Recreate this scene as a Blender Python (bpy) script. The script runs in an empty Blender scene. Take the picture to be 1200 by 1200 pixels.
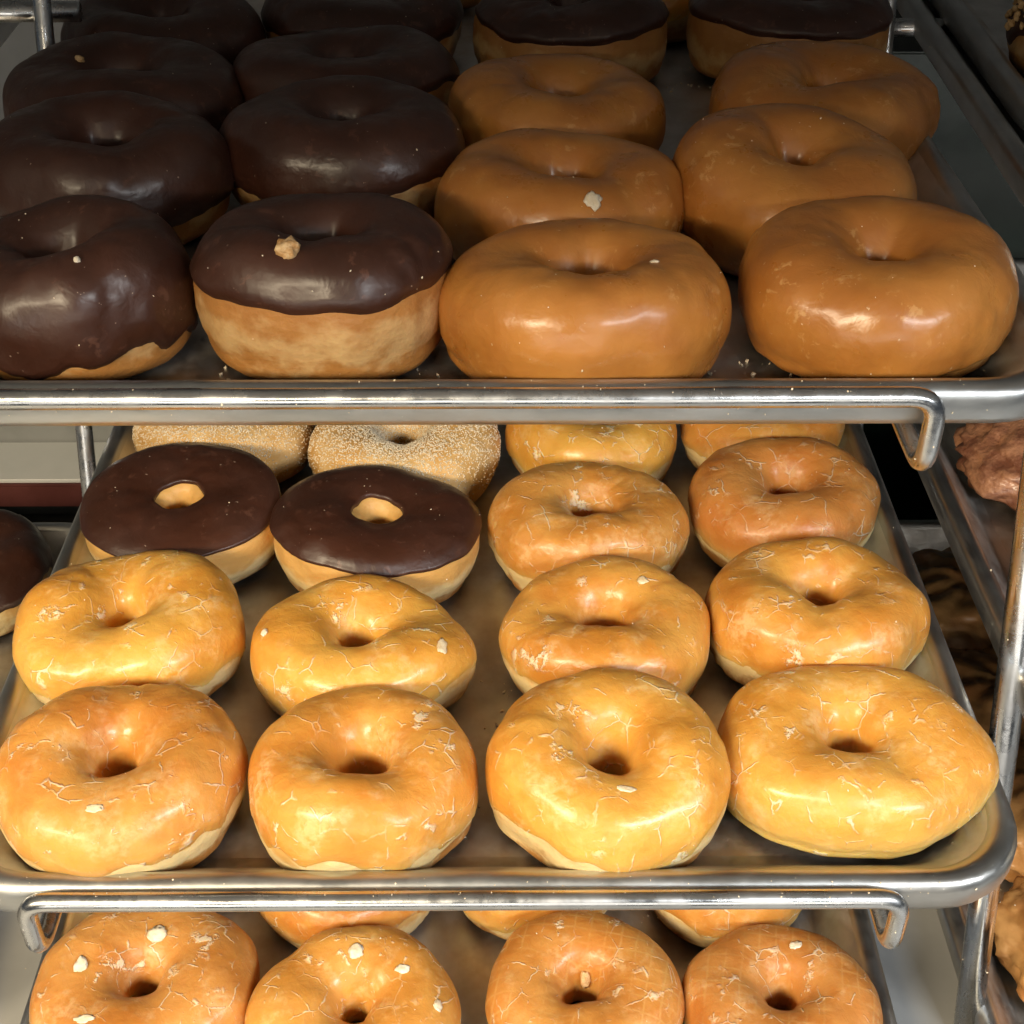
import bpy, bmesh, math, random
from mathutils import Vector, Matrix, Euler, noise
R = math.radians
scene = bpy.context.scene
col = scene.collection

# ------------------------------------------------------------------ camera
FPX = 1609.0                                  # focal length in photograph pixels (1200 wide)
PITCH = R(36.2)
YAW = math.atan(11 * math.cos(PITCH) / FPX)
CAM = Vector((0, -.3586, .753))
cam_data = bpy.data.cameras.new('camera')
cam_data.sensor_width = 36
cam_data.lens = 36 * FPX / 1200
cam_data.clip_start = .01
cam_data.clip_end = 50
cam = bpy.data.objects.new('camera', cam_data)
col.objects.link(cam)
cam.location = CAM
cam.rotation_euler = (math.pi / 2 - PITCH, 0, -YAW)
scene.camera = cam
scene.render.resolution_x = scene.render.resolution_y = 1024

# ------------------------------------------------------------------ world, lamps, exposure
world = bpy.data.worlds.new('World')
scene.world = world
world.use_nodes = True
bg = world.node_tree.nodes['Background']
bg.inputs[0].default_value = (.80, .90, 1.0, 1)
bg.inputs[1].default_value = .07

def area(name, loc, target, size, energy, color, size_y=None):
    l = bpy.data.lights.new(name, 'AREA')
    l.shape = 'RECTANGLE'
    l.size = size
    l.size_y = size_y or size
    l.energy = energy
    l.color = color
    o = bpy.data.objects.new(name, l)
    col.objects.link(o)
    o.location = loc
    o.rotation_euler = (Vector(target) - Vector(loc)).to_track_quat('-Z', 'Y').to_euler()
    return o
area('daylight_lamp_warm', (-.80, -.80, 1.0), (-.45, .10, .30), 1.0, 33, (1.0, .83, .57), .17)
area('daylight_lamp_cool', (.85, -.80, 1.0), (.50, .10, .30), .9, 19, (.96, .99, 1.0), .17)
area('front_fill_lamp', (-.05, -1.35, .36), (0, .12, .26), 1.4, 6, (1.0, .93, .82), .50)  # added low fill for the uppermost pan's donut fronts and the rear row

vs = scene.view_settings
vs.view_transform = 'Standard'
vs.look = 'None'
vs.gamma = 1
vs.exposure = 0
vs.use_curve_mapping = False
scene.render.engine = 'CYCLES'
scene.cycles.use_denoising = True
scene.cycles.max_bounces = 5
scene.cycles.diffuse_bounces = 3
scene.cycles.glossy_bounces = 3
scene.cycles.adaptive_threshold = .025
scene.cycles.caustics_reflective = False
scene.cycles.caustics_refractive = False

# ------------------------------------------------------------------ pixel <-> place
cp, sp = math.cos(PITCH), math.sin(PITCH)
FW = Vector((math.sin(YAW) * cp, math.cos(YAW) * cp, -sp))
RT = Vector((math.cos(YAW), -math.sin(YAW), 0))
UP = RT.cross(FW)
def ray(u, v):
    return (FW + RT * (u - 600) / FPX - UP * (v - 600) / FPX).normalized()
def at(u, v, z):
    d = ray(u, v)
    return CAM + d * ((z - CAM.z) / d.z)
def depth(p):
    return (Vector(p) - CAM).dot(FW)

# ------------------------------------------------------------------ helpers
def tag(o, label=None, cat=None, group=None, kind=None):
    if label: o['label'] = label
    if cat: o['category'] = cat
    if group: o['group'] = group
    if kind: o['kind'] = kind
    return o
def empty(name, loc=(0, 0, 0), rot=(0, 0, 0)):
    o = bpy.data.objects.new(name, None)
    o.empty_display_size = .02
    col.objects.link(o)
    o.location = loc
    o.rotation_euler = rot
    return o
def mesh_obj(name, verts, faces, mat, parent=None, smooth=True):
    me = bpy.data.meshes.new(name)
    me.from_pydata(verts, [], faces)
    if smooth:
        me.polygons.foreach_set('use_smooth', [True] * len(me.polygons))
    me.materials.append(mat)
    me.update()
    o = bpy.data.objects.new(name, me)
    col.objects.link(o)
    o.parent = parent
    return o
def bm_obj(name, bm, mat, parent=None, smooth=True):
    me = bpy.data.meshes.new(name)
    bmesh.ops.recalc_face_normals(bm, faces=bm.faces)
    bm.to_mesh(me)
    bm.free()
    if smooth:
        me.polygons.foreach_set('use_smooth', [True] * len(me.polygons))
    me.materials.append(mat)
    o = bpy.data.objects.new(name, me)
    col.objects.link(o)
    o.parent = parent
    return o
def box_bm(x0, x1, y0, y1, z0, z1, bev=0):
    bm = bmesh.new()
    bmesh.ops.create_cube(bm, size=1)
    for v in bm.verts:
        v.co = Vector(((x0 + x1) / 2 + v.co.x * (x1 - x0), (y0 + y1) / 2 + v.co.y * (y1 - y0), (z0 + z1) / 2 + v.co.z * (z1 - z0)))
    if bev:
        bmesh.ops.bevel(bm, geom=list(bm.edges), offset=bev, segments=2, affect='EDGES')
    return bm
def rounded(pts, rad, n=7):
    """polyline with its corners rounded"""
    pts = [Vector(p) for p in pts]
    out = [pts[0]]
    for a, b, c in zip(pts, pts[1:], pts[2:]):
        d1, d2 = (a - b).normalized(), (c - b).normalized()
        r = min(rad, (a - b).length * .48, (c - b).length * .48)
        p, q = b + d1 * r, b + d2 * r
        for k in range(n + 1):
            t = k / n
            out.append((1 - t) ** 2 * p + 2 * t * (1 - t) * b + t * t * q)
    out.append(pts[-1])
    return out
def tube(name, pts, rad, mat, parent=None, seg=14, wob=0):
    verts, faces = [], []
    n = len(pts)
    nrm = None
    for i, p in enumerate(pts):
        t = (pts[min(i + 1, n - 1)] - pts[max(i - 1, 0)]).normalized()
        if nrm is None:
            nrm = t.orthogonal().normalized()
        nrm = (nrm - t * nrm.dot(t)).normalized()
        b = t.cross(nrm)
        r = rad * (1 + wob * noise.noise(p * 60))
        for k in range(seg):
            a = 2 * math.pi * k / seg
            verts.append(p + (nrm * math.cos(a) + b * math.sin(a)) * r)
    for i in range(n - 1):
        for k in range(seg):
            k2 = (k + 1) % seg
            faces.append((i * seg + k, i * seg + k2, (i + 1) * seg + k2, (i + 1) * seg + k))
    faces.append(tuple(range(seg))[::-1])
    faces.append(tuple((n - 1) * seg + k for k in range(seg)))
    return mesh_obj(name, verts, faces, mat, parent)

# ------------------------------------------------------------------ materials
class NT:
    def __init__(self, name):
        self.m = bpy.data.materials.new(name)
        self.m.use_nodes = True
        self.t = self.m.node_tree
        self.b = self.t.nodes['Principled BSDF']
        self.co = self.t.nodes.new('ShaderNodeTexCoord').outputs['Object']
        self.rnd = self.t.nodes.new('ShaderNodeObjectInfo').outputs['Random']
    def n(self, typ, **kw):
        nd = self.t.nodes.new(typ)
        for k, v in kw.items():
            setattr(nd, k, v)
        return nd
    def set(self, sock, v):
        if isinstance(v, bpy.types.NodeSocket):
            self.t.links.new(v, sock)
        else:
            sock.default_value = v
    def p(self, **kw):
        for k, v in kw.items():
            self.set(self.b.inputs[k.replace('_', ' ')], v)
    def vec(self, scale=(1, 1, 1), co=None, seed=True):
        """object coordinates scaled, shifted by the object's random number"""
        mp = self.n('ShaderNodeMapping')
        self.set(mp.inputs['Vector'], co or self.co)
        mp.inputs['Scale'].default_value = scale
        if seed:
            m = self.n('ShaderNodeVectorMath', operation='MULTIPLY')
            self.set(m.inputs[0], self.rnd)
            m.inputs[1].default_value = (17.3, 9.1, 23.7)
            self.set(mp.inputs['Location'], m.outputs[0])
        return mp.outputs[0]
    def noise(self, scale, detail=3, rough=.5, vec=None, dist=0, color=False):
        nd = self.n('ShaderNodeTexNoise')
        self.set(nd.inputs['Vector'], vec or self.vec())
        nd.inputs['Scale'].default_value = scale
        nd.inputs['Detail'].default_value = detail
        nd.inputs['Roughness'].default_value = rough
        nd.inputs['Distortion'].default_value = dist
        return nd.outputs['Color' if color else 'Fac']
    def math(self, op, a, b=0.0, clamp=False):
        nd = self.n('ShaderNodeMath', operation=op, use_clamp=clamp)
        self.set(nd.inputs[0], a)
        self.set(nd.inputs[1], b)
        return nd.outputs[0]
    def ss(self, v, lo, hi, to0=0.0, to1=1.0):
        nd = self.n('ShaderNodeMapRange', interpolation_type='SMOOTHSTEP')
        self.set(nd.inputs[0], v)
        for i, k in enumerate((lo, hi, to0, to1)):
            self.set(nd.inputs[1 + i], k)
        return nd.outputs[0]
    def mix(self, f, a, b):
        nd = self.n('ShaderNodeMix', data_type='RGBA')
        self.set(nd.inputs[0], f)
        for s, v in ((nd.inputs[6], a), (nd.inputs[7], b)):
            self.set(s, v if isinstance(v, bpy.types.NodeSocket) else tuple(v) + (1,))
        return nd.outputs[2]
    def bump(self, h, strength, dist, prev=None):
        nd = self.n('ShaderNodeBump')
        nd.inputs['Strength'].default_value = strength
        nd.inputs['Distance'].default_value = dist
        self.set(nd.inputs['Height'], h)
        if prev is not None:
            self.set(nd.inputs['Normal'], prev)
        return nd.outputs[0]
    def warp(self, scale, amt, vec=None):
        v = vec or self.vec()
        c = self.noise(scale, 3, .55, v, color=True)
        s = self.n('ShaderNodeVectorMath', operation='SUBTRACT')
        self.set(s.inputs[0], c)
        s.inputs[1].default_value = (.5, .5, .5)
        m = self.n('ShaderNodeVectorMath', operation='SCALE')
        self.set(m.inputs[0], s.outputs[0])
        m.inputs['Scale'].default_value = amt
        a = self.n('ShaderNodeVectorMath', operation='ADD')
        self.set(a.inputs[0], v)
        self.set(a.inputs[1], m.outputs[0])
        return a.outputs[0]
    def z(self):
        s = self.n('ShaderNodeSeparateXYZ')
        self.set(s.inputs[0], self.co)
        return s.outputs[2]
    def coat(self, w, r):
        self.p(Coat_Weight=w, Coat_Roughness=r)

def sss(n, w, scale=.006):
    n.p(Subsurface_Weight=w, Subsurface_Scale=scale)
    n.b.inputs['Subsurface Radius'].default_value = (1, .45, .18)

def mat_dough(name='fried dough', brown=0.0):
    n = NT(name)
    g = n.n('ShaderNodeTexCoord')
    sx = n.n('ShaderNodeSeparateXYZ')
    n.set(sx.inputs[0], g.outputs['Generated'])
    w = n.noise(42, 4, .6)
    w2 = n.noise(120, 3, .6)
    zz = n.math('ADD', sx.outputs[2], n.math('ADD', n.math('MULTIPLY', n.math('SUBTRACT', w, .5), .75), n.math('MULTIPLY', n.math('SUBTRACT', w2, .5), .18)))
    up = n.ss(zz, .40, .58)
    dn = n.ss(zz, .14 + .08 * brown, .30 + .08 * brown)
    top = n.mix(n.noise(70, 4), (.60 - .28 * brown, .31 - .19 * brown, .085 - .055 * brown), (.76 - .24 * brown, .47 - .22 * brown, .16 - .09 * brown))
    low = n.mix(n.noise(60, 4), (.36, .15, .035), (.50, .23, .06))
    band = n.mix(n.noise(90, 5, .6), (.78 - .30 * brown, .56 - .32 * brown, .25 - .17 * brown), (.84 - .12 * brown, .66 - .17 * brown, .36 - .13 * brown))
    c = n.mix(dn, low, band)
    c = n.mix(up, c, top)
    n.p(Base_Color=c, Roughness=.48)
    sss(n, .18)
    b = n.bump(n.noise(260, 4, .6), .35, .0012)
    b = n.bump(n.noise(80, 3, .55, n.vec((1, 1, 1.8))), .32, .0028, b)
    n.p(Normal=b)
    return n.m

def mat_glaze(name, grid=0.0, deep=0.0):
    """thin cracked sugar glaze over browned dough"""
    n = NT(name)
    base = n.vec()
    big = n.noise(24, 3, .5, base)
    mid = n.noise(75, 4, .6, base)
    f = n.ss(n.math('ADD', n.math('MULTIPLY', big, .7), n.math('MULTIPLY', mid, .3)), .36, .64)
    c = n.mix(f, (.61 - .11 * deep, .255 - .07 * deep, .038), (.73 - .11 * deep, .375 - .095 * deep, .078))
    # darker orange where it browned most in the oil
    c = n.mix(n.ss(n.noise(33, 3, .5, base), .56, .72, 0, .55), c, (.54, .190, .024))
    z = n.z()
    c = n.mix(n.ss(n.math('ADD', z, n.math('MULTIPLY', mid, .012)), .036, .018, 0, .75), c, (.82, .56, .17))
    hz = n.math('MULTIPLY', n.ss(n.noise(52, 4, .62, base), .50, .68), n.ss(n.noise(300, 3, .6, base), .30, .62))
    c = n.mix(n.math('MULTIPLY', hz, .38), c, (.84, .62, .33))  # whitish film patches, their frosty sheen put into the colour
    # crazing: thin pale cracks in places
    v = n.warp(90, .0055, base)
    def cracks(sc, wdt, lo, hi, ns):
        vo = n.n('ShaderNodeTexVoronoi', feature='DISTANCE_TO_EDGE')
        n.set(vo.inputs['Vector'], v)
        vo.inputs['Scale'].default_value = sc
        line = n.ss(vo.outputs['Distance'], wdt, wdt * .2)
        return n.math('MULTIPLY', line, n.ss(n.noise(ns, 3, .6, base), lo, hi))
    cr = n.math('MULTIPLY', cracks(72, .038, .49, .62, 85), n.ss(big, .38, .56, .2, .8))
    # dried, flaked patches
    fl = n.math('MULTIPLY', n.ss(n.noise(80, 4, .68, v), .585, .665), n.ss(n.noise(34, 2, .5, base), .49, .60))
    cr = n.math('MAXIMUM', cr, n.math('MULTIPLY', fl, .95), clamp=True)
    if grid:
        m = n.n('ShaderNodeMapping')
        n.set(m.inputs['Vector'], n.warp(40, .004))
        m.inputs['Rotation'].default_value = (0, 0, R(12))
        s = n.n('ShaderNodeSeparateXYZ')
        n.set(s.inputs[0], m.outputs[0])
        g = None
        for k in (0, 1):
            a = n.math('PINGPONG', n.math('MULTIPLY', s.outputs[k], 1 / .0085), .5)
            l = n.ss(a, .10, .02)
            g = l if g is None else n.math('MAXIMUM', g, l)
        g = n.math('MULTIPLY', g, n.ss(n.noise(40, 3), .38, .6, 0, grid))
        c = n.mix(g, c, (.74, .47, .17))
    c = n.mix(n.math('MULTIPLY', cr, .82), c, (.90, .78, .56))
    hs = n.n('ShaderNodeHueSaturation')
    n.set(hs.inputs['Value'], n.ss(n.rnd, 0, 1, .90, 1.10))
    n.set(hs.inputs['Hue'], n.ss(n.rnd, 0, 1, .494, .506))
    n.set(hs.inputs['Color'], c)
    n.p(Base_Color=hs.outputs[0])
    ro = n.ss(n.noise(120, 3, .6, base), .35, .7, .32, .55)
    n.p(Roughness=n.math('ADD', ro, n.math('MULTIPLY', n.math('MAXIMUM', cr, hz), .22), clamp=True))
    n.p(Specular_IOR_Level=.45)
    n.set(n.b.inputs['Coat Weight'], n.ss(n.noise(48, 3, .6, base), .40, .60, .05, .40))
    n.p(Coat_Roughness=.20)
    sss(n, .45, .011)
    b = n.bump(cr, .85, .0009)
    b = n.bump(n.noise(230, 3, .6, n.warp(60, .02, base)), .34, .0010, b)
    b = n.bump(n.noise(55, 3, .5, base), .55, .0030, b)
    n.p(Normal=b)
    return n.m

def mat_icing(name, c0, c1, rough, coat, streak, speck):
    n = NT(name)
    base = n.vec()
    c = n.mix(n.ss(n.noise(26, 4, .55, base), .36, .66), c0, c1)
    st = n.math('MULTIPLY', n.ss(n.noise(130, 4, .65, n.warp(50, .02, base)), .57, .66), n.ss(n.noise(40, 2, .5, base), .45, .6))
    c = n.mix(n.math('MULTIPLY', st, .55), c, streak)
    sp_ = n.ss(n.noise(420, 2, .5, base), .745, .765)
    c = n.mix(n.math('MULTIPLY', sp_, .7), c, speck)
    n.p(Base_Color=c, Roughness=n.ss(n.noise(45, 4, .6, base), .35, .65, rough - .07, rough + .12))
    n.coat(coat, .18)
    if coat > .15: sss(n, .2, .006)
    b = n.bump(n.noise(330, 3, .5, base), .12, .0006)
    b = n.bump(n.noise(90, 3, .55, n.warp(30, .03, base)), .35, .0016, b)
    b = n.bump(n.noise(34, 2, .5, base), .5, .0035, b)
    n.p(Normal=b)
    return n.m

def mat_metal(name, c0, c1, rough, stain=None, stretch=(1, 1, 1), stain_amt=.5):
    n = NT(name)
    v = n.vec(stretch, seed=False)
    c = n.mix(n.ss(n.noise(40, 5, .6, v), .3, .7), c0, c1)
    if stain:
        s = n.math('MULTIPLY', n.ss(n.noise(14, 5, .65), .45, .68), stain_amt)
        c = n.mix(s, c, stain)
    spots = n.ss(n.noise(380, 3, .6), .70, .76)
    c = n.mix(n.math('MULTIPLY', spots, .35), c, (.85, .83, .8))
    n.p(Base_Color=c, Metallic=n.math('SUBTRACT', 1.0, n.math('MULTIPLY', spots, .6)))
    n.p(Roughness=n.ss(n.noise(60, 5, .65, v), .3, .72, rough - .08, rough + .14))
    b = n.bump(n.noise(420, 3, .6, n.vec((stretch[0], stretch[1] * .25, stretch[2]), seed=False)), .10, .0004)
    b = n.bump(n.noise(18, 3, .5), .25, .004, b)
    n.p(Normal=b)
    return n.m

def mat_plain(name, c0, c1, rough, scale=40, bump=.2, dist=.001, coat=0, metal=0):
    n = NT(name)
    n.p(Base_Color=n.mix(n.ss(n.noise(scale, 5, .6), .35, .65), c0, c1), Roughness=rough, Metallic=metal)
    n.p(Normal=n.bump(n.noise(scale * 4, 4, .6), bump, dist))
    if coat: n.coat(coat, .2)
    return n.m

M = {}
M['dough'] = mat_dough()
M['dough_brown'] = mat_dough('browned dough', 1.0)
M['glaze'] = mat_glaze('sugar glaze')
M['glaze_deep'] = mat_glaze('deep amber glaze', deep=.6)
M['glaze_grid'] = mat_glaze('sugar glaze with cooling rack print', grid=.32, deep=.6)
M['choc'] = mat_icing('chocolate icing', (.040, .0135, .0075), (.058, .020, .0115), .40, .10, (.13, .055, .035), (.45, .33, .25))
M['maple'] = mat_icing('caramel icing', (.415, .152, .028), (.520, .215, .044), .34, .26, (.68, .38, .14), (.72, .52, .30))
M['pan'] = mat_metal('worn aluminium', (.52, .51, .49), (.66, .65, .63), .48, (.36, .27, .19), (1, .7, 1), .6)
M['rim'] = mat_metal('polished aluminium rim', (.40, .41, .41), (.56, .57, .57), .36, (.45, .40, .34), (.4, .4, 1), .35)
M['chrome'] = mat_metal('chromed wire', (.48, .49, .50), (.62, .63, .64), .24, None, (1, 1, 1))
M['sugared'] = mat_plain('sugared dough', (.66, .37, .11), (.78, .52, .23), .6, 60, .5, .0015)
M['sugar'] = mat_plain('sugar crystal', (.80, .66, .46), (.90, .80, .62), .4, 300, .1, .0003)
M['flake'] = mat_plain('dried glaze flake', (.78, .64, .44), (.88, .79, .64), .45, 200, .4, .0006)
M['flake_tan'] = mat_plain('amber glaze flake', (.76, .56, .32), (.86, .72, .50), .4, 200, .5, .0006, .3)
M['crumb'] = mat_plain('toasted crumb', (.52, .27, .09), (.78, .55, .30), .6, 220, .6, .001)
M['fritter'] = mat_plain('glazed fritter crust', (.20, .075, .040), (.50, .24, .13), .38, 70, .5, .0025, .5)
M['cruller'] = mat_plain('browned cruller crust', (.50, .21, .065), (.72, .38, .13), .40, 30, .25, .002, .35)
M['nut'] = mat_plain('chopped peanut', (.58, .34, .13), (.76, .52, .25), .5, 150, .3, .0008)
M['floor'] = mat_plain('pale laminate', (.33, .33, .325), (.40, .40, .39), .45, 9, .05, .001)
M['white'] = mat_plain('white shelf board', (.80, .82, .81), (.86, .87, .86), .5, 12, .05, .001)
M['maroon'] = mat_plain('maroon edging', (.12, .035, .03), (.16, .05, .045), .5, 30, .1, .001)
M['black'] = mat_plain('black plastic', (.010, .012, .014), (.018, .02, .022), .4, 30, .1, .001)
M['green'] = mat_plain('dark green plastic', (.010, .024, .016), (.018, .036, .024), .35, 20, .1, .001)
M['grey'] = mat_plain('grey panel', (.34, .35, .35), (.40, .41, .41), .55, 12, .05, .001)

# ------------------------------------------------------------------ setting
tag(bm_obj('case_floor', box_bm(-1.3, 1.3, -.45, .50, -.09, .0905), M['floor'], smooth=False), kind='structure')
tag(bm_obj('back_floor', box_bm(-1.3, 1.3, .5005, .89, -.12, -.06), M['black'], smooth=False), kind='structure')
tag(bm_obj('back_wall', box_bm(-1.3, .20, .79, .89, -.09, .775), M['grey'], smooth=False), kind='structure')
tag(bm_obj('back_wall_panel', box_bm(.2, 1.3, .86, .89, -.09, .44), M['black'], smooth=False), kind='structure')
tag(bm_obj('back_wall_panel', box_bm(.2, 1.3, .862, .89, .44, .775), M['grey'], smooth=False), kind='structure')
tag(bm_obj('shade_hood', box_bm(-1.3, 1.3, -.41, .89, .772, .80), M['white'], smooth=False), kind='structure')  # unseen hood, placed and drawn forward to shade the uppermost pan

# ------------------------------------------------------------------ sheet pans
TW, TD = .459, .58
RIMZ = dict(b=.115, m=.300, t=.4875, u=.670)
FRONT = dict(b=-.078, m=0.0, t=.078, u=.156)
MIDX = dict(b=-.0255, m=-.011, t=-.006, u=0.0)
def rrect(w, d, rad, z, n=9):
    pts = []
    for cx, cy, a0 in ((w / 2 - rad, d / 2 - rad, 0), (-w / 2 + rad, d / 2 - rad, 90), (-w / 2 + rad, -d / 2 + rad, 180), (w / 2 - rad, -d / 2 + rad, 270)):
        for k in range(n):
            a = R(a0 + 90 * k / (n - 1))
            pts.append((cx + rad * math.cos(a), cy + rad * math.sin(a), z))
    return pts
def loft(name, w, d, prof, mat, parent, cap0=False, cap1=False):
    verts, faces = [], []
    m = 36
    for ins, z in prof:
        verts += rrect(w - 2 * ins, d - 2 * ins, max(.040 - ins * .55, .012), z)
    for i in range(len(prof) - 1):
        for k in range(m):
            k2 = (k + 1) % m
            faces.append((i * m + k, (i + 1) * m + k, (i + 1) * m + k2, i * m + k2))
    if cap0: faces.append(tuple(range(m)))
    if cap1: faces.append(tuple((len(prof) - 1) * m + k for k in range(m))[::-1])
    return mesh_obj(name, verts, faces, mat, parent)
def sheet_pan(x, front, rim, label, rz=0, w=TW, d=TD, group='sheet pans in the donut rack'):
    """origin at the middle of the pan, rim height zero"""
    o = empty('sheet_pan', (x, front + d / 2, rim), (0, 0, rz))
    tag(o, label, 'tray', group)
    f = loft('pan_floor', w, d, [(.036, -.0222), (.036, -.0236)], M['pan'], o, True, True)
    for p in f.data.polygons: p.use_smooth = False
    loft('wall', w, d, [(.036, -.0222), (.031, -.0214), (.0275, -.0190), (.0255, -.0160), (.0140, -.0040), (.0115, -.0012)], M['pan'], o)
    loft('rim', w, d, [(.0115, -.0012), (.0100, .0006), (.0078, .0019), (.0052, .0022), (.0026, .0014), (.0006, -.0008), (0, -.0034), (.0001, -.0112), (.0012, -.0140), (.0032, -.0148), (.0050, -.0138)], M['rim'], o)
    return o
sheet_pan(MIDX['t'], FRONT['t'], RIMZ['t'], 'aluminium sheet pan holding the caramel and dark chocolate iced donuts')
sheet_pan(MIDX['m'], FRONT['m'], RIMZ['m'], 'aluminium sheet pan with glazed, sugared and two chocolate donuts in four rows')
sheet_pan(MIDX['b'], FRONT['b'], RIMZ['b'], 'aluminium sheet pan of only glazed donuts, under the two-chocolate-donut pan')
XR, XL = .246 + TW / 2, -.302 - TW / 2
sheet_pan(XR, FRONT['m'], RIMZ['m'], 'aluminium sheet pan holding the craggy dark brown fritters')
sheet_pan(XR, FRONT['b'], RIMZ['b'], 'aluminium sheet pan holding ridged brown crullers beneath the fritters')
sheet_pan(XL, FRONT['b'], RIMZ['b'], 'aluminium sheet pan with a lone chocolate donut beside the white shelf')
sheet_pan(.268 + TW / 2, FRONT['t'] + .16, RIMZ['t'] - .002, 'dark aluminium sheet pan carrying the smaller pan with the nut-topped donut', R(-2.5))
sheet_pan(.288 + .165, FRONT['t'] + .25, RIMZ['t'] + .006, 'smaller inner sheet pan under the nut-topped donut', R(-2.5), .33, .46)
sheet_pan(-.315 - TW / 2, FRONT['t'], RIMZ['t'], 'aluminium sheet pan beyond the wire post next to the chocolate donuts', R(2.5))

# ------------------------------------------------------------------ wire rack
rack = tag(empty('wire_rack', (0, 0, 0)), 'chromed wire rack whose posts and bent front rods hold the pans', 'rack')
LEAN = .335
def post(x, y, z, rad, lean=LEAN):
    pts = [Vector((x, y + (zz - z) * lean, zz)) for zz in (.0910, .2, .45, .6, .771)]
    return tube('post', pts, rad, M['chrome'], rack, 16)
post(.2455, .102, .202, .0072, .315)
post(-.2995, .100, .202, .0062)
post(-.262, .4285, .49, .0052)
post(.248, .545, .49, .0046)
for k in 'mt':
    zr, yf, xm = RIMZ[k], FRONT[k], -.0175
    zt = zr + .0022
    za = zr - .0305
    yo = yf - .0062
    xa, xb = xm - (.190 if k == 't' else .1765), xm + .1765
    pts = [(xa, yf + .50, za), (xa, yo, za), (xa, yo, zt), (xb, yo, zt), (xb, yo, za), (xb, yf + .50, za)]
    pp = rounded(pts, .011)
    tube('tray_support', pp, .0040, M['chrome'], rack, 16)
    yb = .100 + (za - .0082 - .202) * LEAN
    tube('crossbar', [Vector((x, yb, za - .0083)) for x in (-.2985, 0, .243)], .0040, M['chrome'], rack, 12)
    yb2 = .4285 + (za - .0083 - .49) * LEAN
    tube('crossbar', [Vector((x, yb2, za - .0083)) for x in (-.2595, 0, .215)], .0040, M['chrome'], rack, 12)
# the round bar seen past the rear posts
tube('tie_bar', [Vector((x, .560, .476)) for x in (.236, .28, .31)], .0058, M['chrome'], rack, 14)
tube('tie_bar', [Vector((x, .446, .520)) for x in (-.55, -.40, -.30, -.243)], .0058, M['chrome'], rack, 14)

# ------------------------------------------------------------------ donuts
SEED = [0]
def nz(x, y, z):
    return noise.noise(Vector((x, y, z)))
class Donut:
    """ring surface in local coordinates, z = 0 where it rests"""
    def __init__(s, rx, ry, h, rh, seed, lump=.05, point=0, point_a=0, waist=.0016, flat=.0, hole_off=(0, 0), funnel=.15):
        s.funnel = funnel
        s.rx, s.ry, s.h, s.rh, s.seed = rx, ry, h, rh, seed
        s.lump, s.point, s.pa, s.waist, s.flat, s.ho = lump, point, point_a, waist, flat, hole_off
    def pt(s, th, ph):
        c, sn = math.cos(ph), math.sin(ph)
        ct, st = math.cos(th), math.sin(th)
        sd = s.seed * 3.71
        out = 1 + s.lump * 1.5 * nz(ct * .9 + sd, st * .9, 3.1) + s.lump * .7 * nz(ct * 2.2 + sd, st * 2.2, 8.2)
        if s.point:
            da = math.atan2(math.sin(th - s.pa), math.cos(th - s.pa))
            out += s.point * math.exp(-(da / .34) ** 2)
        hh = s.h * (1 + s.lump * 2.0 * nz(ct * .8, st * .8 + sd, 5.5))
        rho = math.hypot(s.rx * ct, s.ry * st) if False else 1 / math.sqrt((ct / s.rx) ** 2 + (st / s.ry) ** 2)
        Ro = rho * out
        Rh = s.rh * (1 + .22 * nz(ct * 1.2, st * 1.2, sd + 2.2))
        rm, a = (Ro + Rh) / 2, (Ro - Rh) / 2
        r = rm + a * math.copysign(abs(c) ** .86, c)
        if sn >= 0:
            ex = .74 - s.flat + (s.funnel * abs(c) if c < 0 else 0)      # funnel towards the hole
            z = .46 * hh + .54 * hh * sn ** ex
        else:
            z = .46 * hh - .46 * hh * abs(sn) ** .66
            r -= math.copysign(.05 * a * abs(sn), c)
        if c > 0:
            r -= s.waist * math.exp(-((sn + .30) / .16) ** 2)
        p = Vector((r * ct + s.ho[0] * max(0, -c), r * st + s.ho[1] * max(0, -c), z))
        k = p * 46 + Vector((sd, 0, 0))
        w = noise.noise(k) * .0009 + noise.noise(k * 2.6) * .00040
        w += noise.noise(p * 24 + Vector((0, sd, 0))) * .0019
        mk = noise.noise(p * 21 + Vector((sd * 1.7, 3, 0))) - .12
        if mk > 0:                                      # wrinkled patches
            w += mk * .0042 * (abs(noise.noise(p * 95 + Vector((0, 0, sd)))) - .25)
        p.x += ct * c * w
        p.y += st * c * w
        p.z += sn * w if z > .003 else 0
        return p
    def grid(s, name, phis, mat, parent, N, off=None, closed=True):
        """phis(th) -> list of profile angles; off(j, n, th) -> outward offset"""
        verts = []
        K = None
        base = []
        for i in range(N):
            th = 2 * math.pi * i / N
            ps = phis(th)
            K = len(ps)
            base.append([s.pt(th, p) for p in ps])
        if off:
            for i in range(N):
                for j in range(K):
                    du = base[(i + 1) % N][j] - base[i - 1][j]
                    dv = base[i][min(j + 1, K - 1)] - base[i][max(j - 1, 0)]
                    nn = du.cross(dv)
                    nn = nn.normalized() if nn.length > 1e-12 else Vector((0, 0, 1))
                    verts.append(base[i][j] + nn * off(j, K, 2 * math.pi * i / N))
        else:
            verts = [p for row in base for p in row]
        faces = []
        for i in range(N):
            i2 = (i + 1) % N
            for j in range(K if closed else K - 1):
                j2 = (j + 1) % K
                faces.append((i * K + j, i2 * K + j, i2 * K + j2, i * K + j2))
        return mesh_obj(name, verts, faces, mat, parent)

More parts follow.
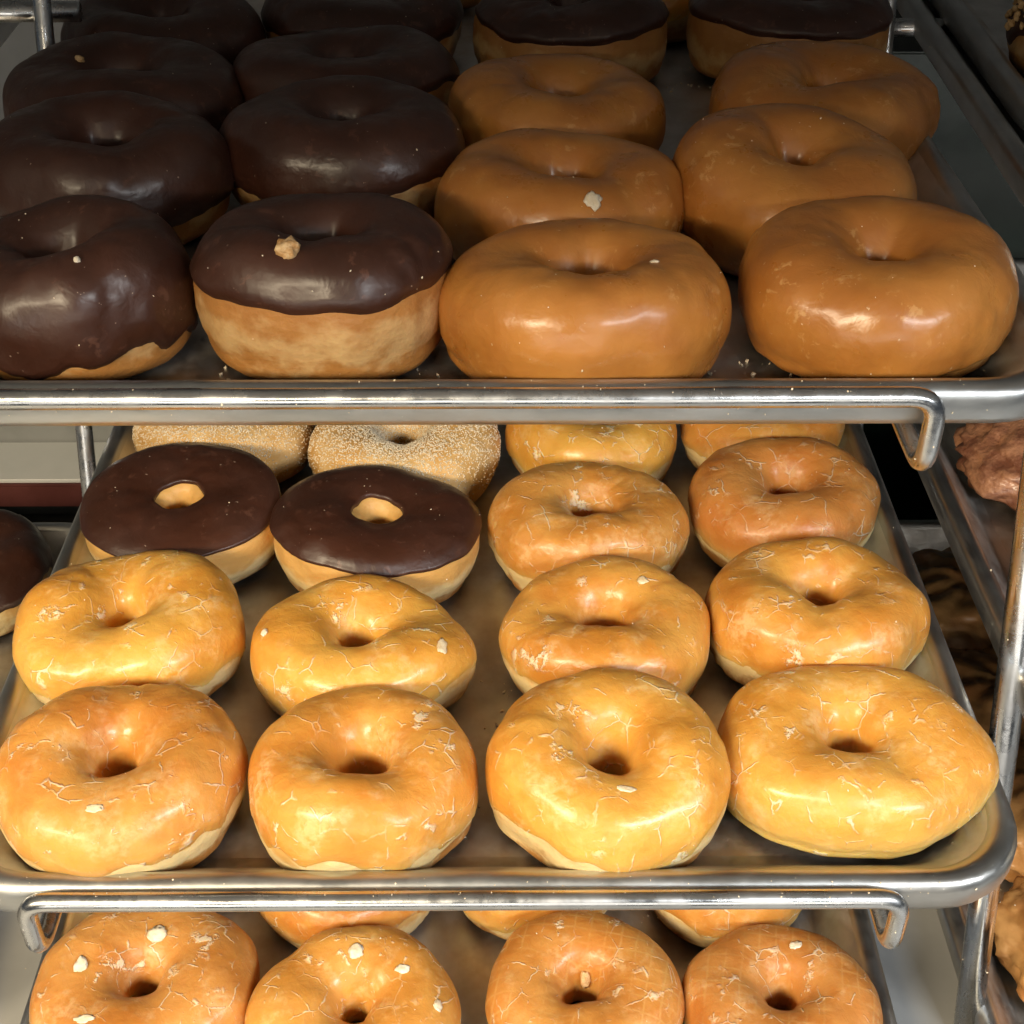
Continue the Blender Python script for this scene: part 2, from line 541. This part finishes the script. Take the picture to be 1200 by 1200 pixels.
DONUTS = []
def place(root, tilt, zf):
    pass
def make_donut(name, label, cat, group, pos, zf, rx, ry, h, kind, rz=0, tilt=(0, 0), rh=None, lump=.065, edge=None, N=128, mat=None, deep_hole=None, **kw):
    SEED[0] += 1
    sd = SEED[0]
    rng = random.Random(sd * 7 + 1)
    rh = rh if rh is not None else rng.uniform(.0072, .0095)
    d = Donut(rx, ry, h, rh, sd, lump, **kw)
    rot = Euler((R(tilt[0]), R(tilt[1]), 0)).to_matrix() @ Matrix.Rotation(R(rz), 3, 'Z')
    low = min((rot @ d.pt(2 * math.pi * i / 40, 2 * math.pi * j / 20)).z for i in range(40) for j in range(10, 20))
    root = empty(name, (pos[0], pos[1], zf - low + .0003))
    root.rotation_euler = rot.to_euler()
    tag(root, label, cat, group)
    Mp = 44
    d.grid('dough', lambda th: [2 * math.pi * j / Mp for j in range(Mp)], M['sugared' if kind == 'sugar' else 'dough_brown' if zf > .45 else 'dough'], root, N)
    K = 34
    if edge is None:
        edge = {'glaze': (-4, 9), 'choc': (8, 7), 'maple': (-50, 16), 'sugar': (0, 0)}[kind]
    e0, ev = edge
    def lo(th):
        c, s_ = math.cos(th), math.sin(th)
        return R(e0 + ev * (1.5 * nz(c * 1.1, s_ * 1.1, sd * 2.7) + .9 * nz(c * 3.2, s_ * 3.2, sd * 1.9) + .22 * nz(c * 7, s_ * 7, sd * 4.4)))
    if kind == 'sugar':
        hi = 200
        sug_n = 15000
        rg = random.Random(sd)
        bv, bf = [], []
        for _ in range(sug_n):
            th, ph = rg.uniform(0, 2 * math.pi), R(rg.triangular(-30, 205, 85))
            if rg.random() < .25 and nz(math.cos(th) * 2, math.sin(th) * 2 + ph, sd) < -.1: continue
            p = d.pt(th, ph)
            q = d.pt(th, ph + .03)
            q2 = d.pt(th + .03, ph)
            nn = (q2 - p).cross(q - p).normalized()
            sz = rg.uniform(.00014, .00034)
            m3 = Euler((rg.uniform(0, 6), rg.uniform(0, 6), rg.uniform(0, 6))).to_matrix()
            o = len(bv)
            for cx in (-1, 1):
                for cy in (-1, 1):
                    for cz in (-1, 1):
                        bv.append(p + nn * sz * .5 + m3 @ Vector((cx, cy, cz * 1.3)) * sz)
            for f in ((0, 1, 3, 2), (4, 6, 7, 5), (0, 4, 5, 1), (2, 3, 7, 6), (0, 2, 6, 4), (1, 5, 7, 3)):
                bf.append(tuple(o + k for k in f))
        s = mesh_obj('sugar_coating', bv, bf, M['sugar'], root, False)
        s['kind'] = 'stuff'
    else:
        hi = deep_hole or {'glaze': 215, 'choc': 200, 'maple': 205}[kind]
        thick = {'glaze': .0005, 'choc': .0014, 'maple': .0012}[kind]
        bead = {'glaze': .1, 'choc': .45, 'maple': .35}[kind]
        def phis(th):
            a, b = lo(th), R(hi + 7 * nz(math.cos(th) * 1.5, math.sin(th) * 1.5, sd * 5.1))
            out = []
            for j in range(K):
                t = j / (K - 1)
                t = t - .10 * math.sin(2 * math.pi * t) / (2 * math.pi) * 2      # finer at the edges
                out.append(a + (b - a) * t)
            return out
        def off(j, n, th):
            e = min(j, n - 1 - j)
            if e == 0: return -.0006
            if e == 1: return thick * .75
            return thick * (1 + bead * math.exp(-((e - 2) / 1.5) ** 2))
        nm = {'glaze': 'glaze', 'choc': 'chocolate_icing', 'maple': 'caramel_icing'}[kind]
        d.grid(nm, phis, mat or M[{'glaze': 'glaze', 'choc': 'choc', 'maple': 'maple'}[kind]], root, N, off, False)
    DONUTS.append((root, d))
    return root

def donut_px(tr, box, kind, label, h=.046, **kw):
    """the ring whose outline fills BOX (photograph pixels) and which lies on the floor of tray TR"""
    l, r, t, b = box
    zf = RIMZ[tr] - .0222
    if tr == 't':
        h -= .004
        t += 7
    p = at((l + r) / 2, (t + b) / 2, zf + h / 2)
    s = FPX / depth(p)
    e = math.asin((CAM.z - p.z) / (p - CAM).length)
    rx = (r - l) / 2 / s
    ry = ((b - t) / 2 / s - h / 2) / math.sin(e) + h / 2
    ry = kw.pop('ry', None) or max(.90 * rx, min(1.06 * rx, ry))
    name = {'glaze': 'glazed_donut', 'choc': 'chocolate_donut', 'maple': 'caramel_donut', 'sugar': 'sugar_donut'}[kind]
    group = {'glaze': 'glazed donuts', 'choc': 'chocolate iced donuts', 'maple': 'caramel iced donuts', 'sugar': 'sugared donuts'}[kind] + {'t': ' on the uppermost pan', 'm': ' on the middle pan', 'b': ' on the lowest pan'}[tr]
    p.y += kw.pop('dy', 0)
    p.x += kw.pop('dx', 0)
    return make_donut(name, label, 'donut', group, p, zf, rx * .985, ry * .985, h, kind, **kw)

# middle pan
donut_px('m', (-5, 293, 805, 1028), 'glaze', 'brightly lit glazed donut at the front rim above a bent wire hook', h=.050, lump=.05)
donut_px('m', (295, 560, 808, 1028), 'glaze', 'glazed donut at the front rim with a round hole and white smear', h=.052)
donut_px('m', (566, 854, 793, 1028), 'glaze', 'cracked glazed donut at the front rim with a white flake below its hole', h=.052)
donut_px('m', (838, 1150, 785, 996), 'glaze', 'pale lopsided glazed donut with a pointed side leaning on the pan wall', h=.043, lump=.055, point=.10, point_a=R(-8), tilt=(0, -3), edge=(-40, 10), ry=.0485)
donut_px('m', (18, 293, 655, 830), 'glaze', 'glazed donut in front of the chocolate donut by the pan wall', h=.046, ry=.0505)
donut_px('m', (290, 553, 682, 840), 'glaze', 'glazed donut in front of the chocolate donut that stands by the bare strip of pan', h=.044, ry=.0450, dy=-.006)
donut_px('m', (584, 830, 660, 825), 'glaze', 'finely cracked glazed donut in second row with two white flakes on its far edge', h=.046, ry=.0465, dy=-.005)
donut_px('m', (826, 1085, 636, 825), 'glaze', 'tall glazed donut with a frosty cracked front, behind the lopsided pale one', h=.051, ry=.0475, dy=.002)
donut_px('m', (103, 338, 518, 697), 'choc', 'flat chocolate iced donut with round hole, touching the sloping pan wall', h=.041, edge=(20, 3), rh=.0070, flat=.38, lump=.012, funnel=0, deep_hole=138, ry=.0475, dy=-.005, tilt=(8, 0))
donut_px('m', (315, 560, 558, 718), 'choc', 'chocolate iced donut tipped towards its neighbour, beside the bare strip of pan', h=.043, edge=(14, 4), rh=.0072, flat=.36, lump=.015, funnel=0, deep_hole=138, tilt=(2, 4), ry=.0455, dy=.001)
donut_px('m', (572, 812, 553, 702), 'glaze', 'browned glazed donut in third row with a white crack in front of its hole', h=.047, mat=M['glaze_deep'], ry=.0455, dy=.003)
donut_px('m', (804, 1036, 528, 680), 'glaze', 'browned glazed donut in third row touching the shaded pan wall', h=.047, mat=M['glaze_deep'], ry=.0465, dy=.005)
donut_px('m', (150, 362, 455, 600), 'sugar', 'sugar dusted donut behind the flat chocolate donut at the pan wall', h=.046, dy=.021)
donut_px('m', (362, 586, 470, 605), 'sugar', 'thickly sugared donut with its hole showing, behind the tipped chocolate donut', h=.046, rh=.010, dy=.008)
donut_px('m', (590, 797, 460, 578), 'glaze', 'smooth glazed donut in the shaded last row beside the thickly sugared one', h=.047, dy=.004)
donut_px('m', (797, 990, 448, 565), 'glaze', 'glazed donut in the shaded last row next to the pan wall', h=.047, dy=.005)
# lowest pan
donut_px('b', (38, 305, 1068, 1262), 'glaze', 'glazed donut with white glaze chips and an open hole showing the pan', h=.048, mat=M['glaze_deep'])
donut_px('b', (292, 542, 1098, 1292), 'glaze', 'shiny glazed donut with a round white drop on its far edge', h=.048, mat=M['glaze_deep'])
donut_px('b', (567, 797, 1078, 1272), 'glaze', 'glazed donut printed with a cooling rack grid and a seed at its hole', h=.048, mat=M['glaze_grid'])
donut_px('b', (797, 1030, 1087, 1282), 'glaze', 'glazed donut with a small white cross of rack marks on its far edge', h=.048, mat=M['glaze_grid'])
donut_px('b', (88, 288, 945, 1086), 'glaze', 'mostly hidden glazed donut behind the one with white chips', h=.046, dy=.012)
donut_px('b', (290, 515, 960, 1130), 'glaze', 'mostly hidden glazed donut behind the one with the round white drop', h=.046, dy=.012)
donut_px('b', (520, 727, 955, 1114), 'glaze', 'mostly hidden glazed donut behind the one printed with a grid', h=.046, dy=.012)
donut_px('b', (750, 960, 960, 1122), 'glaze', 'mostly hidden glazed donut behind the one with the white cross', h=.046, dy=.012)
# uppermost pan
donut_px('t', (518, 858, 268, 452), 'maple', 'wide caramel iced donut at the front rim with wrinkled shiny icing', h=.054, edge=(-38, 22), ry=.049, lump=.05, rh=.010)
donut_px('t', (515, 805, 150, 330), 'maple', 'caramel iced donut with a white angular chip on top', h=.052, rh=.010)
donut_px('t', (525, 780, 65, 212), 'maple', 'caramel iced donut right in front of the two-tone chocolate donut with bare sides', h=.050, rh=.010)
donut_px('t', (866, 1183, 240, 440), 'maple', 'plump caramel iced donut at the front rim by the pan corner', h=.056, rh=.0075, lump=.045, edge=(-34, 20), ry=.051)
donut_px('t', (792, 1058, 132, 330), 'maple', 'steep caramel iced donut between the plump corner one and the last caramel one', h=.056, tilt=(4, 0), rh=.008, dy=.003)
donut_px('t', (828, 1096, 50, 212), 'maple', 'caramel iced donut touching the pan wall, last of its column', h=.052, tilt=(2, 0), rh=.009)
donut_px('t', (235, 530, 230, 440), 'choc', 'chocolate iced donut with bare golden side and a nut crumb on top', h=.060, edge=(12, 3), rh=.010, flat=.1)
donut_px('t', (262, 545, 100, 262), 'choc', 'chocolate iced donut behind the one carrying a nut crumb', h=.056, edge=(-2, 8))
donut_px('t', (278, 530, 40, 155), 'choc', 'chocolate iced donut third in the column behind the nut crumb', h=.052, edge=(6, 8), rh=.012)
donut_px('t', (302, 545, -15, 92), 'choc', 'chocolate iced donut last in the column behind the nut crumb', h=.052, edge=(4, 8), dy=.016)
donut_px('t', (-58, 228, 240, 440), 'choc', 'wrinkled chocolate iced donut at the front rim with icing run low on one side', h=.058, edge=(-16, 24), rh=.009)
donut_px('t', (-12, 270, 115, 292), 'choc', 'wide dark chocolate donut behind the wrinkled one', h=.056, edge=(-14, 12), rh=.013)
donut_px('t', (5, 287, 48, 192), 'choc', 'dark chocolate donut third behind the wrinkled one', h=.054, edge=(-10, 8), rh=.012)
donut_px('t', (68, 302, 8, 120), 'choc', 'dark chocolate donut beside the rear wire post, last of its column', h=.052, edge=(-8, 8), rh=.011, dy=.022, ry=.050)
donut_px('t', (552, 790, -28, 106), 'choc', 'chocolate iced donut with a thick bare side, behind the caramel donuts', h=.056, edge=(16, 6), rh=.010, flat=.15)
donut_px('t', (808, 1035, -28, 100), 'choc', 'chocolate iced donut with bare sides by the slim rear post', h=.054, edge=(16, 6), flat=.2)
donut_px('t', (690, 838, -75, 64), 'glaze', 'pale plain glazed donut peeking out between two bare-sided chocolate donuts', h=.046)
donut_px('t', (440, 590, -95, 14), 'glaze', 'plain glazed donut just peeking over the last chocolate donuts', h=.046)
# neighbours
zb = RIMZ['b'] - .0222
make_donut('chocolate_donut', 'chocolate iced donut on the far pan beside the white shelf', 'donut', None, (-.392, .432), zb, .060, .057, .052, 'choc', edge=(4, 10), rh=.011)
def fritter(x, y, zf, r, seed, label, mat, name, group, cat, ridged=False):
    bm = bmesh.new()
    bmesh.ops.create_icosphere(bm, subdivisions=5, radius=1)
    for v in bm.verts:
        p = v.co.copy()
        k = p * 1.9 + Vector((seed * 4.3, 0, 0))
        a = 1 + .16 * noise.noise(k) + .13 * abs(noise.noise(k * 2.1)) + .09 * noise.noise(k * 3.6) + .035 * noise.noise(k * 8)
        if ridged:
            th = math.atan2(p.y, p.x)
            a += .060 * math.sin(9 * th + 5 * p.z + 2 * noise.noise(k)) - .06 * noise.noise(k * 3.6) - .30 * math.exp(-((p.x ** 2 + p.y ** 2) / .05)) * (p.z > 0)
        v.co = Vector((p.x * a * r, p.y * a * r, max(p.z, -.62) * a * r * .42))
    lowest = min(v.co.z for v in bm.verts)
    for v in bm.verts: v.co.z -= lowest
    o = bm_obj(name, bm, mat)
    o.location = (x, y, zf + .0003)
    tag(o, label, cat, group)
zm = RIMZ['m'] - .0222
for i, (x, y, lab) in enumerate(((.334, .318, 'craggy dark fritter lying behind another fritter on the pan past the post'), (.337, .196, 'craggy dark fritter cut off by the shiny front post'))):
    fritter(x, y, zm, .058, i + 1, lab, M['fritter'], 'apple_fritter', 'fritters on the neighbouring pan', 'fritter')
for i, (x, y, lab) in enumerate(((.332, .405, 'smooth brown cruller at the back of its pan, under the fritters'), (.330, .300, 'ridged brown cruller second from the back of its pan'), (.336, .205, 'ridged brown cruller half behind the shiny front post'), (.330, .108, 'golden brown cruller beside the foot of the shiny front post'), (.333, .012, 'ridged golden cruller at the front of its pan'))):
    fritter(x, y, zb, .054, i + 11, lab, M['cruller'], 'cruller', 'crullers on the neighbouring pan', 'cruller', True)

# nut-topped donut on the small pan
nut_root = make_donut('nut_topped_donut', 'chocolate donut heaped with chopped peanuts on the smaller inner pan', 'donut', None, (.356, .478), RIMZ['t'] + .006 - .0222, .051, .051, .050, 'choc', edge=(-4, 8))
dn = DONUTS[-1][1]
rg = random.Random(5)
nv, nf = [], []
for _ in range(900):
    th, ph = rg.uniform(0, 6.283), R(rg.uniform(8, 165))
    p = dn.pt(th, ph)
    q, q2 = dn.pt(th, ph + .03), dn.pt(th + .03, ph)
    nn = (q2 - p).cross(q - p).normalized()
    sz = rg.uniform(.0016, .0032)
    m3 = Euler((rg.uniform(0, 6), rg.uniform(0, 6), rg.uniform(0, 6))).to_matrix()
    bm = bmesh.new()
    bmesh.ops.create_icosphere(bm, subdivisions=1, radius=1)
    o = len(nv)
    for v in bm.verts:
        w = v.co * (1 + .35 * noise.noise(v.co * 1.7 + Vector((o, 0, 0))))
        nv.append(p + nn * (.0014 + sz * .5) + m3 @ Vector((w.x, w.y * .8, w.z * .55)) * sz)
    nf += [tuple(o + v.index for v in f.verts) for f in bm.faces]
    bm.free()
s = mesh_obj('chopped_nuts', nv, nf, M['nut'], nut_root, False)
s['kind'] = 'stuff'

# shelf behind
sh = tag(empty('back_shelf', (-.75, .74, -.06)), 'white shelf board with maroon edging behind the pans', 'shelf')
def child_box(name, b, mat, parent):
    o = bm_obj(name, box_bm(*b, bev=.0015), mat, None, False)
    o.data.transform(Matrix.Translation(-parent.location))
    o.parent = parent
    return o
child_box('shelf_board', (-1.3, .18, .722, .789, -.022, .002), M['white'], sh)
child_box('edging', (-1.3, .18, .716, .7215, -.026, .0), M['maroon'], sh)
child_box('support_panel', (-1.3, .18, .75, .789, -.0598, -.0222), M['black'], sh)
tub = tag(empty('plastic_tub', (.62, .74, -.06)), 'dark green plastic tub standing behind the fritter pan', 'tub')
child_box('tub_body', (.30, 1.1, .70, .850, -.0595, .40), M['green'], tub)
child_box('tub_lid', (.29, 1.11, .69, .855, .4005, .418), M['green'], tub)

# ------------------------------------------------------------------ crumbs, where the photograph shows them
bpy.context.view_layer.update()
dg = bpy.context.evaluated_depsgraph_get()
def hit(u, v):
    ok, loc, nrm, idx, ob, mt = scene.ray_cast(dg, CAM, ray(u, v))
    return (loc, nrm) if ok else None
def chip(name, label, u, v, wpx, hpx, mat, seed, cat='crumb', flat=.4, group='crumbs lying on the donuts'):
    h_ = hit(u, v)
    if not h_: return
    loc, nrm = h_
    k = depth(loc) / FPX
    bm = bmesh.new()
    bmesh.ops.create_icosphere(bm, subdivisions=3, radius=1)
    a, b = wpx * k / 2, hpx * k / 2
    for q in bm.verts:
        f = 1 + .45 * noise.noise(q.co * 1.6 + Vector((seed * 5.1, 0, 0))) + .25 * noise.noise(q.co * 4 + Vector((0, seed * 3.3, 0)))
        q.co = Vector((q.co.x * a * f, q.co.y * b * f * 1.2, q.co.z * min(a, b) * flat * f))
    o = bm_obj(name, bm, mat)
    x = RT - nrm * RT.dot(nrm)
    x.normalize()
    y = nrm.cross(x)
    m = Matrix((x, y, nrm)).transposed().to_4x4()
    m.translation = loc + nrm * min(a, b) * flat * .35
    o.matrix_world = m
    tag(o, label, cat, group)
CH = [
 ('glaze_chip', 'white angular glaze chip on a caramel donut', 695, 235, 19, 21, 'flake', .25),
 ('nut_crumb', 'golden nut crumb on the chocolate donut with a bare side', 338, 293, 26, 24, 'crumb', .9),
 ('glaze_chip', 'small white grain on the wide front caramel donut', 767, 307, 10, 6, 'flake', .6),
 ('glaze_chip', 'tiny white crumb on the wrinkled chocolate donut', 90, 305, 8, 8, 'flake', .6),
 ('glaze_chip', 'largest white chip on the glazed donut with an open hole', 184, 1095, 21, 17, 'flake', .35),
 ('glaze_chip', 'narrow white chip by the outer edge of the open-hole glazed donut', 95, 1131, 14, 17, 'flake', .35),
 ('glaze_chip', 'flat white flake on the near shoulder of the open-hole glazed donut', 98, 1194, 24, 8, 'flake', .3),
 ('glaze_drop', 'round white glaze drop on the shiny glazed donut', 418, 1115, 17, 14, 'flake', .4),
 ('glaze_chip', 'oval white chip below the round glaze drop', 472, 1135, 16, 9, 'flake', .4),
 ('glaze_chip', 'curled white chip low on the shiny glazed donut', 513, 1178, 11, 13, 'flake', .4),
 ('seed', 'pale oval seed at the hole of the grid-printed donut', 686, 1148, 13, 22, 'crumb', .6),
 ('glaze_chip', 'round white chip beside the rack-mark cross', 932, 1108, 14, 9, 'flake', .4),
 ('glaze_flake', 'white oval flake below the hole of the cracked front donut', 733, 924, 22, 9, 'flake_tan', .25),
 ('glaze_flake', 'white jagged flake on the brightly lit front donut', 111, 947, 20, 9, 'flake_tan', .2),
 ('glaze_flake', 'white flake on the far edge of the finely cracked donut', 753, 680, 12, 9, 'flake_tan', .25),
 ('glaze_flake', 'translucent flake on the donut before the tipped chocolate one', 518, 757, 13, 17, 'flake_tan', .15),
 ('glaze_crumb', 'crumbly white bit hanging on the edge of a second-row donut', 310, 742, 8, 8, 'flake', .7),
 ('glaze_crumb', 'pale red-brown crumb on the dark chocolate donut third behind the wrinkled one', 93, 70, 11, 9, 'crumb', .6),
]
for i, (nm, lab, u, v, w, h_, mt, fl) in enumerate(CH):
    chip(nm, lab, u, v, w, h_, M[mt], i + 1, 'seed' if nm == 'seed' else 'crumb', fl)
# fine sugar specks everywhere: nobody could count them
rg = random.Random(77)
sv, sf = [], []
def speck(p, n, sz):
    o = len(sv)
    m3 = Euler((rg.uniform(0, 6), rg.uniform(0, 6), rg.uniform(0, 6))).to_matrix()
    for q in ((-1, -1, 0), (1, -1, .2), (1, 1, 0), (-1, 1, -.2), (0, 0, 1), (0, 0, -1)):
        sv.append(p + n * sz * .5 + m3 @ (Vector(q) * sz * rg.uniform(.6, 1.3)))
    for f in ((0, 1, 4), (1, 2, 4), (2, 3, 4), (3, 0, 4), (1, 0, 5), (2, 1, 5), (3, 2, 5), (0, 3, 5)):
        sf.append(tuple(o + k for k in f))
cnt = 0
while cnt < 330:
    u, v = rg.uniform(0, 1200), rg.uniform(0, 1200)
    if rg.random() < .35:
        v = rg.choice((440, 455, 480, 1032, 1040, 1052)) + rg.uniform(-7, 7)
    cnt += 1
    h_ = hit(u, v)
    if h_ and h_[1].z > -.1 and h_[0].y < .62:
        floor_ = h_[1].z > .97 and any(abs(h_[0].z - RIMZ[q] + .0222) < .001 for q in 'bmt')
        for _q in range(4 if floor_ else 1):
            off_ = Vector((rg.gauss(0, .006), rg.gauss(0, .006), 0)) if floor_ else Vector()
            speck(h_[0] + off_, h_[1], rg.choice((.00030, .0005, .0009) if floor_ else (.00018, .00022, .00028, .00028, .0004)))
s = mesh_obj('sugar_specks', sv, sf, M['sugar'], None, False)
tag(s, 'fine white sugar specks sprinkled over donuts, rims and rods', 'sugar', kind='stuff')
